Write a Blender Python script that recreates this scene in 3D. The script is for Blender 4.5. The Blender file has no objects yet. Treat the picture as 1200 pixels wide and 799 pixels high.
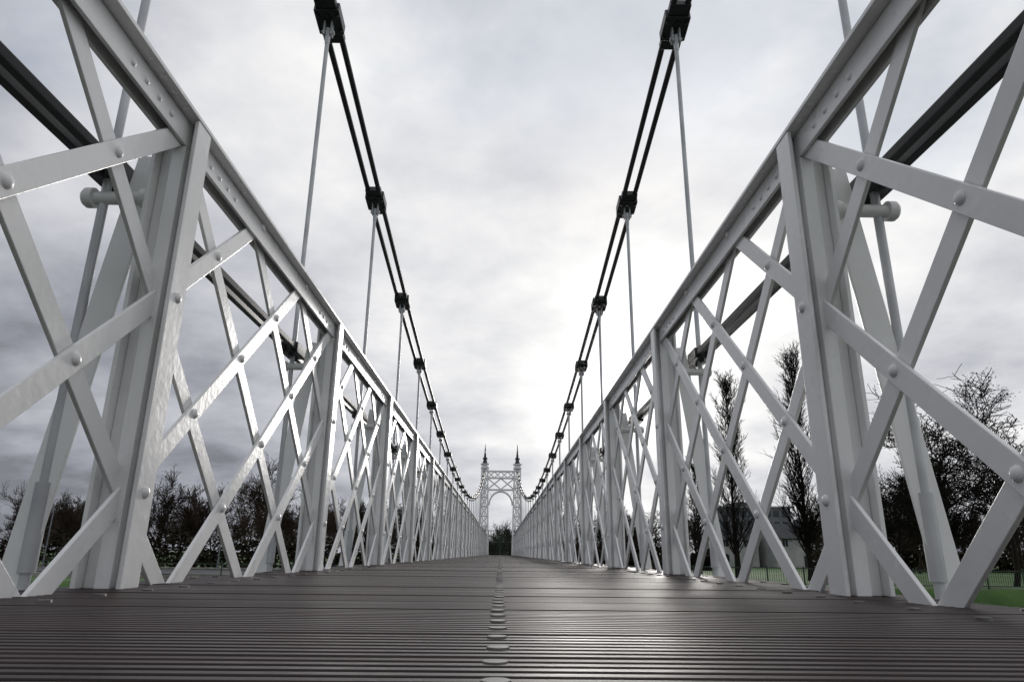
import bpy, math, random
from mathutils import Vector, Matrix

scene = bpy.context.scene
scene.view_settings.view_transform = 'Standard'
scene.view_settings.look = 'None'
scene.view_settings.exposure = 0
random.seed(7)

# ------------------------------------------------------------ helpers
class MB:
    def __init__(s):
        s.v = []; s.f = []; s.sm = []
    def add(s, vs, fs, smooth=False):
        o = len(s.v)
        s.v.extend([tuple(v) for v in vs])
        for f in fs:
            s.f.append(tuple(i + o for i in f)); s.sm.append(smooth)
    def box(s, x0, x1, y0, y1, z0, z1):
        vs = [(x0,y0,z0),(x1,y0,z0),(x1,y1,z0),(x0,y1,z0),(x0,y0,z1),(x1,y0,z1),(x1,y1,z1),(x0,y1,z1)]
        fs = [(3,2,1,0),(4,5,6,7),(0,1,5,4),(1,2,6,5),(2,3,7,6),(3,0,4,7)]
        s.add(vs, fs)
    def beam(s, p0, p1, w, h, side):
        p0 = Vector(p0); p1 = Vector(p1); d = (p1-p0).normalized()
        a = Vector(side); a = (a - d*a.dot(d)).normalized(); b = d.cross(a)
        vs = []
        for p in (p0, p1):
            for (i, j) in ((-1,-1),(1,-1),(1,1),(-1,1)):
                vs.append(p + a*(w/2*i) + b*(h/2*j))
        s.add(vs, [(3,2,1,0),(4,5,6,7),(0,1,5,4),(1,2,6,5),(2,3,7,6),(3,0,4,7)])
    def cyl(s, p0, p1, r0, r1=None, n=12, caps=True):
        if r1 is None: r1 = r0
        p0 = Vector(p0); p1 = Vector(p1); d = (p1-p0).normalized()
        a = d.orthogonal().normalized(); b = d.cross(a)
        vs = []
        for p, r in ((p0, r0), (p1, r1)):
            for i in range(n):
                t = 2*math.pi*i/n
                vs.append(p + a*(r*math.cos(t)) + b*(r*math.sin(t)))
        s.add(vs, [(i, (i+1) % n, n+(i+1) % n, n+i) for i in range(n)], True)
        if caps:
            s.add(vs[:n], [tuple(reversed(range(n)))]); s.add(vs[n:], [tuple(range(n))])
    def dome(s, c, nrm, r, h, n=12, rings=3):
        c = Vector(c); d = Vector(nrm).normalized()
        a = d.orthogonal().normalized(); b = d.cross(a)
        vs = []
        for k in range(rings):
            ph = (math.pi/2)*k/rings
            for i in range(n):
                t = 2*math.pi*i/n
                vs.append(c + (a*math.cos(t)+b*math.sin(t))*(r*math.cos(ph)) + d*(h*math.sin(ph)))
        vs.append(c + d*h)
        fs = []
        for k in range(rings-1):
            for i in range(n):
                fs.append((k*n+i, k*n+(i+1) % n, (k+1)*n+(i+1) % n, (k+1)*n+i))
        top = len(vs)-1; k = (rings-1)*n
        for i in range(n):
            fs.append((k+i, k+(i+1) % n, top))
        s.add(vs, fs, True)
    def mesh(s, name):
        me = bpy.data.meshes.new(name)
        me.from_pydata(s.v, [], s.f)
        me.polygons.foreach_set('use_smooth', s.sm)
        me.update()
        return me
    def obj(s, name, mat, parent=None, bevel=0, loc=(0,0,0)):
        me = s.mesh(name)
        o = bpy.data.objects.new(name, me)
        me.materials.append(mat)
        scene.collection.objects.link(o)
        o.location = loc
        if parent: o.parent = parent
        if bevel:
            m = o.modifiers.new('bevel', 'BEVEL'); m.width = bevel; m.segments = 2
            m.limit_method = 'ANGLE'; m.angle_limit = math.radians(40)
        return o

def empty(name, loc=(0,0,0)):
    e = bpy.data.objects.new(name, None); e.location = loc
    scene.collection.objects.link(e); return e

def new_mat(name):
    m = bpy.data.materials.new(name); m.use_nodes = True
    nt = m.node_tree; return m, nt, nt.nodes['Principled BSDF']

def noise_mat(name, c0, c1, scale=5, rough=0.6, bump=0.0, bscale=50, metallic=0.0, detail=3, vec_scale=None, lo=0.35, hi=0.65, bdist=0.01, rough2=None, spec=None):
    m, nt, bs = new_mat(name)
    tc = nt.nodes.new('ShaderNodeTexCoord')
    mp = nt.nodes.new('ShaderNodeMapping')
    nt.links.new(tc.outputs['Object'], mp.inputs[0])
    if vec_scale: mp.inputs['Scale'].default_value = vec_scale
    n = nt.nodes.new('ShaderNodeTexNoise'); n.inputs['Scale'].default_value = scale; n.inputs['Detail'].default_value = detail
    nt.links.new(mp.outputs[0], n.inputs[0])
    r = nt.nodes.new('ShaderNodeValToRGB')
    r.color_ramp.elements[0].position = lo; r.color_ramp.elements[0].color = (*c0, 1)
    r.color_ramp.elements[1].position = hi; r.color_ramp.elements[1].color = (*c1, 1)
    nt.links.new(n.outputs[0], r.inputs[0]); nt.links.new(r.outputs[0], bs.inputs['Base Color'])
    bs.inputs['Roughness'].default_value = rough; bs.inputs['Metallic'].default_value = metallic
    if spec is not None: bs.inputs['Specular IOR Level'].default_value = spec
    if rough2 is not None:
        mr = nt.nodes.new('ShaderNodeMapRange'); mr.inputs[1].default_value = 0.3; mr.inputs[2].default_value = 0.7
        mr.inputs[3].default_value = rough; mr.inputs[4].default_value = rough2
        nt.links.new(n.outputs[0], mr.inputs[0]); nt.links.new(mr.outputs[0], bs.inputs['Roughness'])
    if bump:
        n2 = nt.nodes.new('ShaderNodeTexNoise'); n2.inputs['Scale'].default_value = bscale; n2.inputs['Detail'].default_value = 1
        nt.links.new(tc.outputs['Object'], n2.inputs[0])
        b = nt.nodes.new('ShaderNodeBump'); b.inputs['Strength'].default_value = bump; b.inputs['Distance'].default_value = bdist
        nt.links.new(n2.outputs[0], b.inputs['Height']); nt.links.new(b.outputs[0], bs.inputs['Normal'])
    return m

def flat_mat(name, c, rough=0.9):
    m, nt, bs = new_mat(name)
    oi = nt.nodes.new('ShaderNodeObjectInfo'); mx = nt.nodes.new('ShaderNodeMix'); mx.data_type = 'RGBA'
    mx.inputs[6].default_value = (*[v*0.7 for v in c], 1); mx.inputs[7].default_value = (*[v*1.3 for v in c], 1)
    nt.links.new(oi.outputs['Random'], mx.inputs[0]); nt.links.new(mx.outputs[2], bs.inputs['Base Color'])
    bs.inputs['Roughness'].default_value = rough; bs.inputs['Specular IOR Level'].default_value = 0.1
    return m

paint = noise_mat('white_gloss_paint', (0.70,0.70,0.69), (0.83,0.83,0.825), 3.0, 0.22, 0.22, 45, bdist=0.003, lo=0.25, hi=0.55, detail=4, rough2=0.34)
cable_m = noise_mat('dark_grey_paint', (0.014,0.015,0.017), (0.028,0.029,0.032), 8, 0.4)
rod_m = noise_mat('galvanised_rod', (0.42,0.43,0.45), (0.58,0.59,0.6), 6, 0.38, metallic=0.2)
deck_m = noise_mat('ribbed_composite_deck', (0.020,0.0115,0.0105), (0.044,0.028,0.026), 4, 0.40, vec_scale=(0.6,4,1), rough2=0.56, spec=0.32, detail=5)
bolt_m = noise_mat('stainless_bolt', (0.08,0.075,0.07), (0.16,0.15,0.145), 30, 0.5, 0, metallic=0.3)
stone_m = noise_mat('limestone', (0.2,0.19,0.17), (0.36,0.34,0.31), 2, 0.85, 0.5, 8, bdist=0.05)
grass_m = noise_mat('grass', (0.03,0.075,0.012), (0.065,0.14,0.02), 0.35, 0.9, 0.6, 6, bdist=0.1)
asphalt_m = noise_mat('asphalt', (0.045,0.045,0.047), (0.075,0.075,0.078), 0.8, 0.7)
water_m = noise_mat('river_water', (0.025,0.028,0.022), (0.035,0.038,0.03), 0.2, 0.12, 0.35, 1.2, bdist=0.08)
bark_m = flat_mat('bark', (0.050,0.037,0.028))
bark2_m = flat_mat('dark_bark', (0.020,0.017,0.014))
leaf_m = flat_mat('ivy_leaf', (0.014,0.017,0.010), 0.7)
hedge_m = flat_mat('winter_hedge', (0.026,0.022,0.014), 0.8)
fence_m = noise_mat('green_fence_paint', (0.012,0.03,0.018), (0.02,0.045,0.028), 4, 0.5)
wall_m = noise_mat('painted_render', (0.30,0.30,0.295), (0.40,0.395,0.385), 0.6, 0.85)
block_m = noise_mat('grey_cladding', (0.12,0.13,0.145), (0.17,0.18,0.20), 0.5, 0.7)
roof_m = noise_mat('slate_roof', (0.03,0.032,0.037), (0.055,0.055,0.06), 1.2, 0.8)
glass_m = noise_mat('window_glass', (0.02,0.025,0.03), (0.04,0.045,0.05), 1, 0.08)

# ------------------------------------------------------------ bridge numbers (metres)
Y1 = 1.56            # first post ahead of camera
P = 1.622            # panel length
YA, YB = Y1 - 5*P, Y1 + 25*P     # truss ends
H = 1.147            # parapet height
A = 0.81             # truss plane half width
CX = 0.985           # side rail / hanger plane
posts = [Y1 + P*i for i in range(-5, 26)]

# ---- deck
deck = empty('footbridge_deck')
def ribbed():
    mb = MB(); W = 0.93
    y = YA - 0.3; plank = 0.1656; pitch = 0.0225
    rnd = random.Random(3)
    while y < YB + 2.2:
        dz = rnd.uniform(-0.0012, 0.0010); w = W + rnd.uniform(-0.006, 0.006)
        tl = rnd.uniform(-0.0008, 0.0008)
        pr = [(y+0.003, -0.03), (y+0.003, dz-0.002), (y+0.005, dz)]
        n = 7
        for k in range(n):
            s0 = y + 0.0045 + k*pitch
            e = s0 + pitch*0.55
            pr.append((e-0.001, dz)); pr.append((e, dz-0.001))
            if k < n-1:
                pr += [(e+0.001, dz-0.006), (s0+pitch-0.002, dz-0.006), (s0+pitch-0.001, dz-0.001), (s0+pitch, dz)]
        pr.append((y+plank-0.003, -0.03))
        vs = []
        for (yy, z) in pr:
            t = tl if z > -0.02 else 0
            vs += [(-w, yy, z-t), (w, yy, z+t)]
        fs = [(2*i, 2*i+1, 2*i+3, 2*i+2) for i in range(len(pr)-1)]
        fs.append(tuple(2*i for i in range(len(pr)))); fs.append(tuple(reversed([2*i+1 for i in range(len(pr))])))
        mb.add(vs, fs)
        y += plank
    return mb
ribbed().obj('planks', deck_m, deck)
mb = MB()
y = YA - 0.25; k = 0
while y < YB + 2:
    for x in (0.028,):
        j = random.uniform(-0.002, 0.002)
        mb.cyl((x+j, y, -0.002), (x+j, y, 0.0013), 0.0108, 0.0098, 16)
    if k % 2 == 0:
        for x in (-0.69, 0.69, -0.88, 0.88):
            j = random.uniform(-0.004, 0.004)
            mb.cyl((x+j, y+0.01, -0.002), (x+j, y+0.01, 0.003), 0.0115, 0.0105, 12)
    y += 0.0828; k += 1
mb.obj('bolts', bolt_m, deck)
mb = MB()
for yy in posts:
    mb.box(-1.1, 1.1, yy-0.035, yy+0.035, -0.045-0.1, -0.045)
    mb.box(-1.1, 1.1, yy-0.06, yy+0.06, -0.157, -0.1452)
for x in (-0.8, -0.3, 0.3, 0.8):
    mb.box(x-0.04, x+0.04, YA, YB, -0.0445, -0.031)
    mb.box(x-0.03, x+0.03, YA, YB, -0.26, -0.158)
mb.obj('cross_beams', paint, deck, 0.003)

# ---- lattice parapets
def parapet(sgn, name):
    root = empty(name)
    m = MB(); rv = MB()
    S = sgn
    def X(v): return S*v
    def bx(xa, xb, y0, y1, z0, z1):
        lo, hi = sorted((X(xa), X(xb))); m.box(lo, hi, y0, y1, z0, z1)
    ye, yb = YA-0.06, YB+0.06
    bx(A-0.052, A+0.058, ye, yb, H-0.012, H)
    bx(A-0.021, A-0.011, ye, yb, H-0.080, H-0.0125)
    bx(A+0.013, A+0.023, ye, yb, H-0.080, H-0.0125)
    bx(A+0.1215, A+0.132, ye, yb, -0.13, -0.02)
    node = P/3.0; run = 2.5*node
    n_tot = 30*3
    zt = H-0.045
    for k in range(-3, n_tot+4):
        ytop = YA + node*k
        for fam in (0, 1):
            dirn = -1 if fam == 0 else 1
            yb_ = ytop + dirn*run
            p_top = Vector((0, ytop, zt+0.02)); p_bot = Vector((0, yb_, -0.03))
            d = p_bot-p_top
            t0, t1 = 0.0, 1.0
            ta = (YA-p_top.y)/d.y; tb = (YB-p_top.y)/d.y
            lo, hi = min(ta, tb), max(ta, tb)
            t0 = max(t0, lo); t1 = min(t1, hi)
            if t1-t0 < 0.1: continue
            a = p_top + d*t0; b = p_top + d*t1
            xo = A-0.0055 if fam == 0 else A+0.006
            a.x = b.x = X(xo)
            m.beam(a, b, 0.010, 0.050, (1,0,0))
    def zline(kk, fam, yy):
        ytop = YA+node*kk
        dirn = -1 if fam == 0 else 1
        return (zt+0.02) + (-0.03-zt-0.02)*((yy-ytop)/(dirn*run))
    for ka in range(-3, n_tot+4):
        for kb in range(ka-5, ka+1):
            yy = YA+node*(ka+kb)/2.0
            zz = zline(ka, 0, yy)
            if yy < YA+0.02 or yy > YB-0.02 or zz < 0.02: continue
            ispost = (ka+kb) % 6 == 0
            xin = X(A-0.0105) if not ispost else X(A-0.050)
            if zz > H-0.09: xin = X(A-0.021)
            if ispost and zz > H-0.09: continue
            near = yy < 9
            rv.dome((xin, yy, zz), (-S,0,0), 0.0135, 0.0085, 14 if near else 8, 3 if near else 2)
            if near:
                rv.dome((X(A+0.011), yy, zz), (S,0,0), 0.0135, 0.0085, 12, 3)
    for yy in posts:
        bx(A-0.050, A-0.040, yy-0.038, yy+0.038, 0.0, H-0.0125)
        bx(A-0.0395, A-0.0215, yy-0.006, yy+0.006, 0.0, H-0.0125)
        bx(A-0.0213, A+0.0120, yy-0.028, yy+0.028, 0.0, H-0.081)
        bx(A+0.0122, A+0.046, yy-0.006, yy+0.006, 0.0, H-0.0125)
        bx(A+0.0465, A+0.057, yy-0.036, yy+0.036, 0.0, H-0.0125)
        for s in (-0.30, -0.24, -0.18, -0.12, 0.12, 0.18, 0.24, 0.30):
            if yy < 12:
                rv.dome((X(A-0.021), yy+s, H-0.05), (-S,0,0), 0.010, 0.006, 10, 2)
                rv.dome((X(A-0.038), yy+s+0.03, H-0.012), (0,0,-1), 0.009, 0.005, 10, 2)
        t = Vector((X(A+0.075), yy, H-0.10)); b = Vector((X(CX+0.035), yy, -0.05))
        m.beam(t, b, 0.064, 0.010, (1,0,0))
        m.beam(t+Vector((X(0.028),0.038,0)), b+Vector((X(0.028),0.038,0)), 0.010, 0.065, (1,0,0))
        zq = 0.925
        rv.cyl((X(A+0.058), yy-0.005, zq), (X(CX+0.02), yy-0.005, zq), 0.017, 0.017, 12)
        rv.cyl((X(CX+0.02), yy-0.005, zq), (X(CX+0.04), yy-0.005, zq), 0.026, 0.026, 14)
        rv.dome((X(CX+0.04), yy-0.005, zq), (S,0,0), 0.024, 0.013, 14, 3)
        rv.cyl((X(A+0.0575), yy-0.005, zq), (X(A+0.075), yy-0.005, zq), 0.026, 0.026, 14)
    m.obj('lattice_frame', paint, root, 0.0018)
    rv.obj('rivets', paint, root)
    d = MB()
    zr = 1.005
    for dx in (-0.022, 0.022):
        lo, hi = sorted((X(CX+dx-0.011), X(CX+dx+0.011)))
        d.box(lo, hi, YA, YB, zr-0.014, zr+0.014)
    for yy in posts:
        lo, hi = sorted((X(CX-0.040), X(CX+0.040)))
        d.box(lo, hi, yy-0.07, yy+0.07, zr-0.026, zr+0.026)
        for s in (-0.04, 0.04):
            d.cyl((X(CX), yy+s, zr-0.042), (X(CX), yy+s, zr+0.042), 0.012, 0.012, 6)
    d.obj('side_rail', cable_m, root, 0.004)
    return root
parapet(-1, 'lattice_parapet')
parapet(1, 'lattice_parapet')

# ---- main cables
YM, KZ, ZMIN = 18.0, 0.0058, 1.70
TY0, TY1 = YM-24.0, YM+24.0
def zc(y): return ZMIN + KZ*(y-YM)**2
def cable(sgn, name):
    root = empty(name)
    m = MB(); cl = MB(); hg = MB()
    nodes = [TY0]+[y for y in posts if TY0+0.8 < y < TY1-0.8]+[TY1]
    for a, b in zip(nodes[:-1], nodes[1:]):
        for dx in (-0.040, 0.040):
            m.cyl((sgn*(CX)+dx, a, zc(a)), (sgn*(CX)+dx, b, zc(b)), 0.0175, 0.0175, 14, False)
    for (a, b) in (((TY0), TY0-8), (TY1, TY1+8)):
        for dx in (-0.040, 0.040):
            m.cyl((sgn*CX+dx, a, zc(a)), (sgn*CX+dx, b, -0.6), 0.0175, 0.0175, 10, False)
    for y in nodes[1:-1]:
        z = zc(y); sl = 2*KZ*(y-YM)
        d = Vector((0, 1, sl)).normalized(); c = Vector((sgn*CX, y, z))
        cl.beam(c-d*0.080, c+d*0.080, 0.142, 0.066, (1,0,0))
        cl.beam(c-d*0.15, c+d*0.15, 0.118, 0.044, (1,0,0))
        for s in (-0.05, 0.05):
            for dx in (-0.055, 0.0, 0.055):
                q = c+d*s+Vector((dx,0,0)); cl.cyl(q+Vector((0,0,-0.044)), q+Vector((0,0,0.044)), 0.011, 0.011, 6)
        hg.beam(c+Vector((-0.020,0,-0.03)), c+Vector((-0.020,0,-0.12)), 0.009, 0.040, (1,0,0))
        hg.beam(c+Vector((0.020,0,-0.03)), c+Vector((0.020,0,-0.12)), 0.009, 0.040, (1,0,0))
        hg.cyl(c+Vector((-0.034,0,-0.098)), c+Vector((0.034,0,-0.098)), 0.013, 0.013, 10)
        hg.cyl(c+Vector((0,0,-0.075)), c+Vector((0,0,-0.175)), 0.018, 0.013, 12)
        hg.cyl(c+Vector((0,0,-0.175)), (c.x, y, -0.17), 0.0115, 0.0115, 12)
        hg.cyl((c.x, y, 0.03), (c.x, y, 0.22), 0.018, 0.018, 8)
        hg.cyl((c.x, y, -0.04), (c.x, y, -0.01), 0.028, 0.028, 6)
    m.obj('cable_pair', cable_m, root)
    cl.obj('cable_clamps', cable_m, root, 0.006)
    hg.obj('hanger_rods', rod_m, root)
cable(-1, 'suspension_cable')
cable(1, 'suspension_cable')

# ---- towers
def tower(y0):
    root = empty('bridge_tower', (0, y0, 0))
    m = MB(); dk = MB(); st = MB()
    HT = 5.0
    def lat(pa, pb, sd, w=0.04):
        m.beam(pa, pb, w, 0.012, sd)
    for s in (-1, 1):
        cx = s*0.985
        bw, tw = 0.27, 0.17
        def hw(z): return bw + (tw-bw)*z/HT
        for i in (-1, 1):
            for j in (-1, 1):
                m.beam((cx+i*hw(0), j*hw(0), 0), (cx+i*hw(HT), j*hw(HT), HT), 0.09, 0.09, (1,0,0))
        nz = 9
        for k in range(nz):
            z0, z1 = HT*k/nz, HT*(k+1)/nz
            h0, h1 = hw(z0), hw(z1)
            for j in (-1, 1):
                lat((cx-h0, j*h0, z0), (cx+h1, j*h1, z1), (1,0,0)); lat((cx+h0, j*(h0+0.014), z0), (cx-h1, j*(h1+0.014), z1), (1,0,0))
                lat((cx+j*h0, -h0, z0), (cx+j*h1, h1, z1), (0,1,0)); lat((cx+j*(h0+0.014), h0, z0), (cx+j*(h1+0.014), -h1, z1), (0,1,0))
            m.box(cx-h1-0.035, cx+h1+0.035, -h1-0.035, h1+0.035, z1-0.03, z1+0.01)
        m.box(cx-0.24, cx+0.24, -0.24, 0.24, HT+0.012, HT+0.09)
        m.box(cx-0.18, cx+0.18, -0.18, 0.18, HT+0.092, HT+0.24)
        m.box(cx-0.25, cx+0.25, -0.25, 0.25, HT+0.242, HT+0.30)
        dk.cyl((cx,0,HT+0.30), (cx,0,HT+0.58), 0.17, 0.09, 12)
        dk.cyl((cx,0,HT+0.58), (cx,0,HT+0.66), 0.15, 0.15, 12)
        dk.cyl((cx,0,HT+0.66), (cx,0,HT+1.02), 0.09, 0.045, 10)
        dk.cyl((cx,0,HT+1.02), (cx,0,HT+1.5), 0.045, 0.012, 10)
        st.box(cx-0.5, cx+0.5, -0.5, 0.5, -5.0, -0.05)
    for z in (3.75, 4.45, 4.85):
        m.beam((-0.80, -0.12, z), (0.80, -0.12, z), 0.09, 0.05, (0,0,1))
        m.beam((-0.80, 0.12, z), (0.80, 0.12, z), 0.09, 0.05, (0,0,1))
    for j in (-0.12, 0.12):
        for k in range(2):
            xa, xb = -0.8+0.8*k, 0.8*k
            lat((xa, j, 3.78), (xb, j, 4.43), (0,0,1), .06); lat((xa, j+0.014, 4.43), (xb, j+0.014, 3.78), (0,0,1), .06)
        for k in range(4):
            xa, xb = -0.8+0.4*k, -0.4+0.4*k
            lat((xa, j, 4.47), (xb, j, 4.83), (0,0,1)); lat((xa, j+0.014, 4.83), (xb, j+0.014, 4.47), (0,0,1))
        n = 14; prev = None
        for i in range(n+1):
            t = math.pi*i/n
            q = Vector((-0.70*math.cos(t), j, 2.85+0.80*math.sin(t)))
            if prev: m.beam(prev, q, 0.05, 0.09, (0,1,0))
            if prev and i in (3, 11): lat(q, Vector((math.copysign(0.78, q.x), j, 3.74)), (0,1,0), 0.03)
            prev = q
    m.obj('tower_frame', paint, root, 0.0)
    dk.obj('finials', cable_m, root)
    st.obj('pier', stone_m, root, 0.03)
tower(TY1); tower(TY0)

# ---- abutments & approach
def abut(y0, y1, name):
    mb = MB(); lo, hi = sorted((y0, y1))
    mb.box(-1.9, 1.9, lo, hi, -5.2, -0.30)
    return mb.obj(name, stone_m, None, 0.03)
abut(YB+0.65, YB+7, 'stone_abutment'); abut(YA-7, YA-0.65, 'stone_abutment')
for (a, b) in ((YB+2.4, YB+7.0), (YA-7.0, YA-0.4)):
    mb = MB(); mb.box(-1.3, 1.3, a, b, -0.297, -0.035); mb.obj('approach_path', asphalt_m)

mb = MB(); gy = YB+3.6
for x in (-1.15, -0.05, 0.05, 1.15):
    mb.box(x-0.03, x+0.03, gy-0.03, gy+0.03, -0.03, 1.6)
for s in (-1, 1):
    for k in range(10):
        x = s*(0.14+0.1*k); mb.cyl((x, gy, 0.1), (x, gy, 1.52), 0.016, 0.016, 6)
    for z in (0.1, 0.8, 1.5):
        lo, hi = sorted((s*0.08, s*1.12)); mb.box(lo, hi, gy-0.015, gy+0.015, z-0.02, z+0.02)
mb.obj('metal_gate', fence_m)

# ------------------------------------------------------------ ground, water
GZ = -1.8
def gh(x, y):
    def s(t): t = max(0, min(1, t)); return t*t*(3-2*t)
    far = s((y-(YB-1.5))/5.0); near = s(((YA+1.5)-y)/5.0)
    b = max(far, near)
    z = -6.0 + (GZ+6.0)*b
    if b > 0.98:
        z += 0.12*math.sin(x*0.11+y*0.07)*math.sin(y*0.09-x*0.03)
    return z
xs = [-1500,-1000,-700,-500,-350]+[-250+10*i for i in range(51)]+[350,500,700,1000,1500]
ys = [-800,-300,-120,-60,-30,-16]+[YA-8+1.0*i for i in range(12)]+[10,20,30]+[YB-3+0.8*i for i in range(12)]+[YB+8+6*i for i in range(1,28)]+[240,300,400,600,900,1500]
ys = sorted(ys)
vs = [(x, y, gh(x, y)) for y in ys for x in xs]
nx = len(xs)
fs = [(j*nx+i, j*nx+i+1, (j+1)*nx+i+1, (j+1)*nx+i) for j in range(len(ys)-1) for i in range(nx-1)]
g = MB(); g.add(vs, fs, True); g.obj('ground', grass_m)
mb = MB(); mb.add([(-1500,YA-4,-4.2),(1500,YA-4,-4.2),(1500,YB+4,-4.2),(-1500,YB+4,-4.2)], [(0,1,2,3)]); mb.obj('river_water', water_m)
mb = MB(); mb.box(-140, -2, 52, 72, GZ-0.3, GZ+0.15)
mb.obj('riverside_road', asphalt_m)
mb = MB()
mb.box(-140, -2, 51.7, 51.997, GZ-0.3, GZ+0.28); mb.box(-140, -2, 72.003, 72.3, GZ-0.3, GZ+0.28)
mb.obj('kerb', stone_m)
mb = MB()
for i in range(20):
    mb.box(-88+4.3*i, -86+4.3*i, 61.4, 61.55, GZ+0.151, GZ+0.155)
mb.obj('road_marking', wall_m)

# ------------------------------------------------------------ trees
def seg(mb, p0, p1, r0, r1, n=4):
    mb.cyl(p0, p1, r0, r1, n, False)
def rand_perp(d, rnd):
    v = Vector((rnd.uniform(-1,1), rnd.uniform(-1,1), rnd.uniform(-1,1)))
    v = v - d*v.dot(d)
    return v.normalized() if v.length > 1e-4 else d.orthogonal().normalized()
def bare_tree(seed, h, spread=1.0, minr=0.012, maxlev=4, trunk_frac=0.22, tips=None, up=0.12, last=1):
    rnd = random.Random(seed); mb = MB()
    def grow(p, d, L, r, lev):
        nseg = 5 if lev == 0 else (4 if lev < 3 else 3)
        sides = 8 if lev == 0 else (5 if lev < 2 else 3)
        sl = L/nseg; rr = r
        for i in range(nseg):
            d2 = (d + rand_perp(d, rnd)*rnd.uniform(0.05, 0.28) + Vector((0,0,up if lev else 0.25))).normalized()
            q = p + d2*sl
            r2 = max(minr, rr*(0.80 if lev else 0.84))
            seg(mb, p, q, rr, r2, sides)
            p, d, rr = q, d2, r2
            frac = (i+1)/nseg
            if lev < maxlev and (lev > 0 or frac >= trunk_frac*1.6):
                nc = {0: 3, 1: 2, 2: 2, 3: 2}.get(lev, last)
                for c in range(nc):
                    if rnd.random() < 0.12: continue
                    ang = math.radians(rnd.uniform(28, 62))*spread
                    dd = (d*math.cos(ang) + rand_perp(d, rnd)*math.sin(ang)).normalized()
                    if lev >= 1 and dd.z < -0.25: dd.z *= -0.3; dd.normalize()
                    grow(p.copy(), dd, L*rnd.uniform(0.42, 0.68)*(0.85 if lev == 0 else 1), max(minr, rr*0.55), lev+1)
            if tips is not None and lev >= 3: tips.append(p.copy())
    grow(Vector((0,0,-0.3)), Vector((0,0,1)), h*0.72, h*0.022, 0)
    return mb
def poplar(seed, h):
    rnd = random.Random(seed); mb = MB()
    p = Vector((0,0,-0.3)); r = h*0.016; n = 14; pts = [(p.copy(), r)]
    for i in range(n):
        q = p + Vector((rnd.uniform(-.08,.08), rnd.uniform(-.08,.08), (h+0.3)/n)); r2 = max(0.03, r*0.82)
        seg(mb, p, q, r, r2, 8); p, r = q, r2; pts.append((p.copy(), r))
    for k in range(125):
        t = rnd.uniform(0.10, 0.97); i = min(n-1, int(t*n)); f = t*n-i
        b = pts[i][0].lerp(pts[i+1][0], f)
        az = rnd.uniform(0, 2*math.pi); a = math.radians(rnd.uniform(15, 34))
        L = h*rnd.uniform(0.13, 0.22)*(1.0-0.66*t)+0.5
        d = Vector((math.cos(az)*math.sin(a), math.sin(az)*math.sin(a), math.cos(a)))
        pp = b; rr = max(0.03, pts[i][1]*0.35)
        for s in range(4):
            d = (d+rand_perp(d, rnd)*0.1+Vector((0,0,0.08))).normalized(); q = pp+d*(L/4)
            r2 = max(0.018, rr*0.7); seg(mb, pp, q, rr, r2, 4)
            for c in range(3):
                a2 = math.radians(rnd.uniform(18, 42)); dd = (d*math.cos(a2)+rand_perp(d, rnd)*math.sin(a2)); dd.z = abs(dd.z)+0.2; dd.normalize()
                L2 = L*rnd.uniform(0.2, 0.42); m1 = q+dd*L2
                seg(mb, q, m1, 0.021, 0.013, 3)
                for e in range(2):
                    d3 = (dd+rand_perp(dd, rnd)*0.45+Vector((0,0,.2))).normalized(); s0 = q+dd*L2*rnd.uniform(.3,.9); seg(mb, s0, s0+d3*L2*0.6, 0.015, 0.010, 3)
            pp, rr = q, r2
    return mb

def place(name, mesh, mat, x, y, s=1.0, rot=0.0, z=None, parent=None, sx=1.0):
    if not mesh.materials: mesh.materials.append(mat)
    o = bpy.data.objects.new(name, mesh); scene.collection.objects.link(o)
    o.location = (x, y, gh(x, y) if z is None else z); o.scale = (s*sx, s*sx, s); o.rotation_euler = (0,0,rot)
    if parent: o.parent = parent
    return o

variants = [bare_tree(s, 11.0, 1.0, 0.026).mesh('bare_tree_mesh') for s in (11, 12, 13)]
darkvar = [bare_tree(s, 11.0, 1.05, 0.022, up=0.08).mesh('dark_tree_mesh') for s in (41, 42)]
backvar = [bare_tree(s, 11.0, 1.05, 0.06, 3).mesh('back_tree_mesh') for s in (51, 52, 53)]
pop1 = poplar(21, 19.0).mesh('poplar_mesh'); pop2 = poplar(22, 19.5).mesh('poplar_mesh')
place('poplar_tree', pop2, bark2_m, 26.9, 62, 1.02, 0.3, sx=1.05)
place('poplar_tree', pop1, bark2_m, 22.0, 66, 0.98, 1.3, sx=1.10)
place('poplar_tree', pop1, bark2_m, 19.0, 68, 0.56, 2.3, sx=1.3)

root = empty('ivy_clad_tree', (29.5, 47, gh(29.5, 47)))
tips = []
bt = bare_tree(33, 12.0, 1.2, 0.02, 4, 0.2, tips, up=0.06)
bt.obj('trunk_and_branches', bark2_m, root)
lf = MB(); rnd = random.Random(5)
centers = rnd.sample(tips, min(len(tips), 420))
def leaf(o, s):
    a = rand_perp(Vector((0,0,1)), rnd)*s; b = Vector((rnd.uniform(-1,1), rnd.uniform(-1,1), rnd.uniform(-1,1))).normalized()*s
    lf.add([o-a, o-b, o+a, o+b], [(0,1,2,3)])
for c in centers:
    for q in range(rnd.randint(3, 34)):
        leaf(c + Vector((rnd.gauss(0,.30), rnd.gauss(0,.30), rnd.gauss(0,.22))), rnd.uniform(.035,.075))
for k in range(2600):
    zz = rnd.uniform(0, 5.5); az = rnd.uniform(0, 6.28); rr = 0.3+rnd.gauss(0,.1)
    leaf(Vector((math.cos(az)*rr, math.sin(az)*rr, zz)), .07)
lf.obj('ivy_foliage', leaf_m, root)
place('bare_tree', darkvar[0], bark2_m, 37.5, 52, 0.92, 1.0)
place('bare_tree', darkvar[1], bark2_m, 34.5, 55, 0.80, 2.0)
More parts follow.
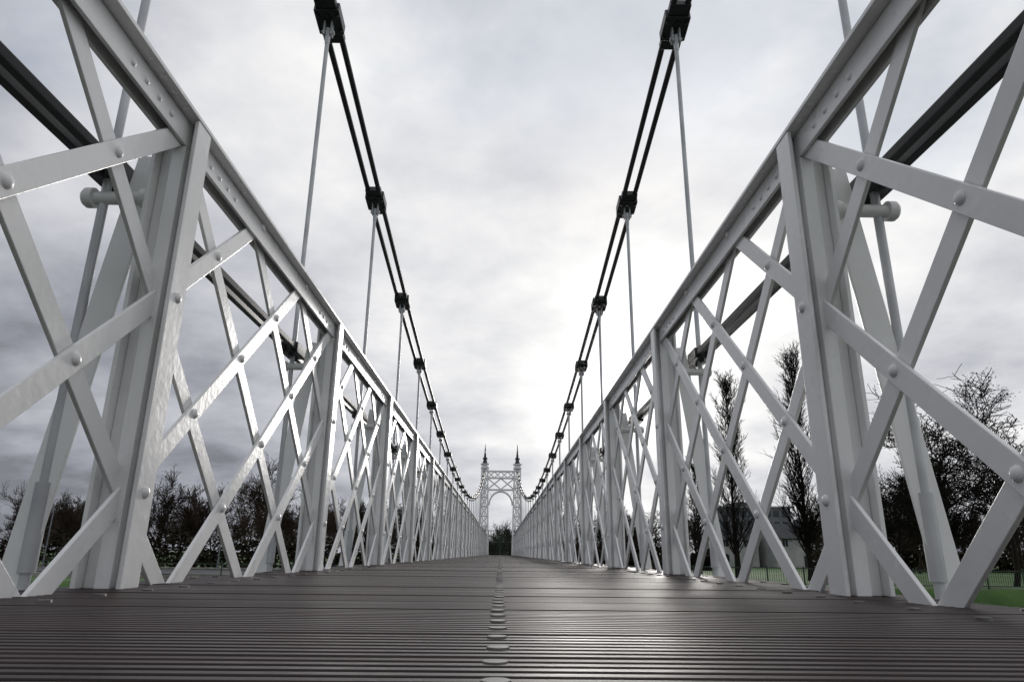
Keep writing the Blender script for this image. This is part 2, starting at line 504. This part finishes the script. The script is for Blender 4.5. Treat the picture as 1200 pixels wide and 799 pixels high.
place('bare_tree', darkvar[1], bark2_m, 44, 54, 0.85, 4.0)
place('bare_tree', darkvar[0], bark2_m, 31.5, 60, 0.58, 4.2)
place('bare_tree', darkvar[1], bark2_m, 36.0, 64, 0.75, 5.2)
place('bare_tree', darkvar[0], bark2_m, 15.0, 60, 0.42, 2.5)

row = empty('distant_trees')
rnd = random.Random(9)
x = -125.0
while x < 130:
    if not (20 < x < 42):
        yy = rnd.uniform(80, 100); s = rnd.uniform(0.50, 0.84)
        if abs(x-1) < 9: s *= 0.5
        place('distant_tree_part', variants[rnd.randrange(3)], bark_m, x, yy, s, rnd.uniform(0, 6), parent=row)
    x += rnd.uniform(2.6, 4.8)
x = -260.0
while x < 260:
    for q in range(2):
        yy = rnd.uniform(175, 220); s = rnd.uniform(0.75, 1.15)
        if abs(x-2) < 12: s *= 0.6
        place('distant_tree_part', backvar[rnd.randrange(3)], bark_m, x+rnd.uniform(-2,2), yy, s, rnd.uniform(0, 6), parent=row)
    x += rnd.uniform(4.5, 7)

def hedge(name, x0, x1, y0, y1, h, n, seed, sz=0.15):
    rnd = random.Random(seed); mb = MB()
    for k in range(n):
        x = rnd.uniform(x0, x1); y = rnd.uniform(y0, y1)
        top = h*(0.75+0.25*math.sin(x*0.9+seed)*math.sin(x*0.37+1)+0.12*math.sin(x*2.3))
        z = top*(1-rnd.random()**1.6) if rnd.random() < .5 else top*rnd.random()
        o = Vector((x, y, gh(x, y)+z)); a = rand_perp(Vector((0,0,1)), rnd)*rnd.uniform(.6,1.4)*sz; b = Vector((rnd.uniform(-1,1), rnd.uniform(-1,1), rnd.uniform(-1,1))).normalized()*rnd.uniform(.6,1.4)*sz
        mb.add([o-a, o-b, o+a, o+b], [(0,1,2,3)])
    mb.obj(name, hedge_m)
hedge('hedge', -130, -4, 74, 79, 3.8, 30000, 1, 0.2)
hedge('hedge', 3, 32, 100, 104, 3.4, 10000, 2, 0.25)
hedge('hedge', 45, 140, 100, 104, 3.4, 24000, 2, 0.25)
hedge('hedge', -4, 4, 55, 57, 3.4, 5000, 3)
hedge('hedge', 3.2, 12, 50, 52, 2.6, 5000, 4)

# ------------------------------------------------------------ fence on the right bank
mb = MB(); fy = 46.6; x = 3.0
while x < 70:
    z = gh(x, fy)
    mb.box(x-0.04, x+0.04, fy-0.04, fy+0.04, z-0.2, z+1.25)
    mb.box(x+0.041, x+2.359, fy-0.015, fy+0.015, z+1.10, z+1.15); mb.box(x+0.041, x+2.359, fy-0.015, fy+0.015, z+0.15, z+0.20)
    for k in range(1, 16):
        mb.box(x+k*0.15-0.01, x+k*0.15+0.01, fy-0.012, fy+0.008, z+0.16, z+1.2)
    x += 2.4
mb.obj('park_fence', fence_m)
mb = MB(); x = -72.0; fy = 50
while x < -3:
    z = gh(x, fy)
    mb.box(x-0.04, x+0.04, fy-0.04, fy+0.04, z-0.2, z+1.15)
    for zz in (0.4, 0.75, 1.1):
        mb.cyl((x, fy, z+zz), (x+2.4, fy, z+zz), 0.025, 0.025, 6)
    x += 2.4
mb.obj('riverside_railing', fence_m)

# ------------------------------------------------------------ buildings
def house(x, y, w, d, h, rh, rot=0.0):
    root = empty('gabled_house', (x, y, gh(x, y))); root.rotation_euler = (0,0,rot)
    wb = MB(); wb.box(-w/2, w/2, -d/2, d/2, -1, h)
    wb.add([(-w/2,-d/2,h),(-w/2,d/2,h),(-w/2,0,h+rh)], [(0,2,1)]); wb.add([(w/2,-d/2,h),(w/2,d/2,h),(w/2,0,h+rh)], [(0,1,2)])
    wb.obj('walls', wall_m, root)
    rb = MB()
    for s in (-1, 1):
        n = Vector((0, s*rh, d/2)).normalized()*0.15
        e = Vector((0, s*(d/2+0.3), h-0.3*rh/(d/2))); a = Vector((0,0,h+rh))
        vs = []
        for off in (Vector((0,0,0.01)), n+Vector((0,0,.01))):
            for xx in (-w/2-0.2, w/2+0.2):
                for q in (e, a): vs.append(Vector((xx,0,0))+q+off)
        rb.add(vs, [(0,1,3,2),(4,6,7,5),(0,2,6,4),(1,5,7,3),(0,4,5,1),(2,3,7,6)])
    rb.obj('roof', roof_m, root)
    cb = MB(); cb.box(-w/2+0.3, -w/2+1.1, -0.4, 0.4, h+rh-0.8, h+rh+1.0); cb.box(w/2-1.1, w/2-.3, -0.4, 0.4, h+rh-0.8, h+rh+1.0); cb.obj('chimneys', block_m, root)
    gb = MB(); fb = MB()
    k = max(2, int(w/3))
    for lv in range(2):
        for i in range(k):
            cx = -w/2+(i+0.5)*w/k; z = 1.0+lv*2.7
            if lv == 0 and i == k//2:
                gb.box(cx-0.5, cx+0.5, -d/2-0.04, -d/2+0.05, 0.05, 2.1); continue
            gb.box(cx-0.55, cx+0.55, -d/2-0.02, -d/2+0.05, z, z+1.25)
            fb.box(cx-0.65, cx+0.65, -d/2-0.08, -d/2-0.001, z-0.12, z-0.003); fb.box(cx-0.03, cx+0.03, -d/2-0.05, -d/2-0.021, z, z+1.25)
    gb.obj('windows_and_door', glass_m, root); fb.obj('sills', wall_m, root)
house(54, 135, 8, 8, 5.2, 2.6, 0.15)
house(45.0, 138, 8, 8, 5.0, 2.6, -0.1)
root = empty('office_block', (58, 165, gh(58, 165)))
mb = MB(); mb.box(-8, 8, -6, 6, -1, 12.5); mb.box(-3, 3, -3, 3, 12.5, 14); mb.obj('walls', block_m, root)
mb = MB(); mb.box(-8.3, 8.3, -6.3, 6.3, 12.502, 12.9); mb.obj('roof_parapet', wall_m, root)
mb = MB()
for lv in range(5):
    for i in range(8):
        mb.box(-7.4+i*1.9, -6.1+i*1.9, -6.04, -5.9, 0.9+lv*2.4, 2.3+lv*2.4)
mb.obj('windows', glass_m, root)

def lamp(x, y):
    root = empty('street_lamp', (x, y, gh(x, y)))
    mb = MB(); mb.cyl((0,0,0), (0,0,6), 0.08, 0.05, 10); mb.cyl((0,0,0), (0,0,0.9), 0.12, 0.11, 10)
    prev = Vector((0,0,6))
    for i in range(1, 7):
        t = i/6*math.pi/2; q = Vector((1.1*(1-math.cos(t)), 0, 6+0.5*math.sin(t))); mb.cyl(prev, q, 0.04, 0.04, 8); prev = q
    mb.beam(prev, prev+Vector((0.6,0,0.02)), 0.22, 0.1, (0,1,0))
    mb.obj('pole', block_m, root)
lamp(-28.5, 73); lamp(-46, 73)

# ------------------------------------------------------------ light and sky
SE, SA = math.radians(13), math.radians(10)
sd = Vector((math.sin(SA)*math.cos(SE), math.cos(SA)*math.cos(SE), math.sin(SE)))
L = bpy.data.lights.new('sun', 'SUN'); L.energy = 1.4; L.angle = math.radians(12); L.color = (1.0, 0.96, 0.91)
so = bpy.data.objects.new('sun', L); scene.collection.objects.link(so)
so.rotation_euler = sd.to_track_quat('Z', 'Y').to_euler()

w = bpy.data.worlds.new('World'); scene.world = w; w.use_nodes = True
nt = w.node_tree; N = nt.nodes; Lk = nt.links
for n in list(N): N.remove(n)
out = N.new('ShaderNodeOutputWorld')
sky = N.new('ShaderNodeTexSky'); sky.sky_type = 'NISHITA'; sky.sun_disc = False
sky.sun_elevation = SE; sky.sun_rotation = SA
bg1 = N.new('ShaderNodeBackground'); bg1.inputs[1].default_value = 0.15
Lk.new(sky.outputs[0], bg1.inputs[0])
tc = N.new('ShaderNodeTexCoord')
sep = N.new('ShaderNodeSeparateXYZ'); Lk.new(tc.outputs['Generated'], sep.inputs[0])
def math_(op, a, b=None, clamp=False):
    n = N.new('ShaderNodeMath'); n.operation = op; n.use_clamp = clamp
    for i, v in enumerate((a, b)):
        if v is None: continue
        if isinstance(v, (int, float)): n.inputs[i].default_value = v
        else: Lk.new(v, n.inputs[i])
    return n.outputs[0]
zz = math_('ADD', math_('MAXIMUM', sep.outputs[2], 0.0), 0.25)
cx = math_('DIVIDE', sep.outputs[0], zz); cy = math_('DIVIDE', sep.outputs[1], zz)
comb = N.new('ShaderNodeCombineXYZ'); Lk.new(cx, comb.inputs[0]); Lk.new(cy, comb.inputs[1])
def noise(scale, detail, dist, off=(0,0,0), rough=0.5):
    mp = N.new('ShaderNodeMapping'); mp.inputs['Location'].default_value = off; Lk.new(comb.outputs[0], mp.inputs[0])
    n = N.new('ShaderNodeTexNoise'); n.inputs['Scale'].default_value = scale; n.inputs['Detail'].default_value = detail
    n.inputs['Distortion'].default_value = dist; n.inputs['Roughness'].default_value = rough
    Lk.new(mp.outputs[0], n.inputs[0]); return n.outputs[0]
n1 = noise(2.0, 6, 0.0, (3.1, 1.7, 0), 0.56)
n3 = noise(1.3, 6, 0.0, (1.2, 9.3, 2), 0.58)
vm = N.new('ShaderNodeVectorMath'); vm.operation = 'DOT_PRODUCT'
nv = N.new('ShaderNodeVectorMath'); nv.operation = 'NORMALIZE'; Lk.new(tc.outputs['Generated'], nv.inputs[0])
Lk.new(nv.outputs[0], vm.inputs[0]); vm.inputs[1].default_value = tuple(sd)
dot = math_('MAXIMUM', vm.outputs['Value'], 0.0)
g1 = math_('POWER', dot, 8.0); g2 = math_('POWER', dot, 90.0); g3 = math_('POWER', dot, 1200.0)
shade = math_('SUBTRACT', n1, 0.5)
elev = math_('MINIMUM', math_('MAXIMUM', sep.outputs[2], 0), 0.6)
br = math_('ADD', 0.36, math_('MULTIPLY', g1, 0.34))
br = math_('ADD', br, math_('MULTIPLY', g2, 0.36))
br = math_('ADD', br, math_('MULTIPLY', g3, 1.6))
br = math_('ADD', br, math_('MULTIPLY', elev, 0.66))
br = math_('ADD', br, math_('MULTIPLY', sep.outputs[0], 0.22))
br = math_('ADD', br, math_('MULTIPLY', shade, 1.05))
br = math_('MAXIMUM', br, 0.24)
rmp = N.new('ShaderNodeMix'); rmp.data_type = 'RGBA'
mr = N.new('ShaderNodeMapRange'); mr.inputs[1].default_value = 0.35; mr.inputs[2].default_value = 0.95; Lk.new(br, mr.inputs[0])
Lk.new(mr.outputs[0], rmp.inputs[0])
rmp.inputs[6].default_value = (0.91, 0.945, 1.07, 1); rmp.inputs[7].default_value = (1.0, 0.995, 0.99, 1)
bg2 = N.new('ShaderNodeBackground'); Lk.new(rmp.outputs[2], bg2.inputs[0]); Lk.new(br, bg2.inputs[1])
mk = N.new('ShaderNodeMapRange'); mk.inputs[1].default_value = 0.38; mk.inputs[2].default_value = 0.56; mk.inputs[3].default_value = 0.55; mk.inputs[4].default_value = 1.0
Lk.new(n3, mk.inputs[0])
hz = math_('SUBTRACT', 1.0, math_('MULTIPLY', elev, 2.2), True)
fac = math_('ADD', mk.outputs[0], hz, True)
ms = N.new('ShaderNodeMixShader'); Lk.new(fac, ms.inputs[0]); Lk.new(bg1.outputs[0], ms.inputs[1]); Lk.new(bg2.outputs[0], ms.inputs[2])
Lk.new(ms.outputs[0], out.inputs[0])

# ------------------------------------------------------------ camera
cd = bpy.data.cameras.new('camera'); co = bpy.data.objects.new('camera', cd); scene.collection.objects.link(co)
cd.sensor_width = 36; cd.lens = 24; cd.clip_start = 0.02; cd.clip_end = 4000
yaw, pitch, roll = math.radians(0.75), math.radians(17.3), math.radians(0.6)
R = Matrix.Rotation(-yaw, 4, 'Z') @ Matrix.Rotation(math.pi/2+pitch, 4, 'X') @ Matrix.Rotation(roll, 4, 'Z')
co.matrix_world = Matrix.Translation((0.030, 0, 0.079)) @ R
scene.camera = co
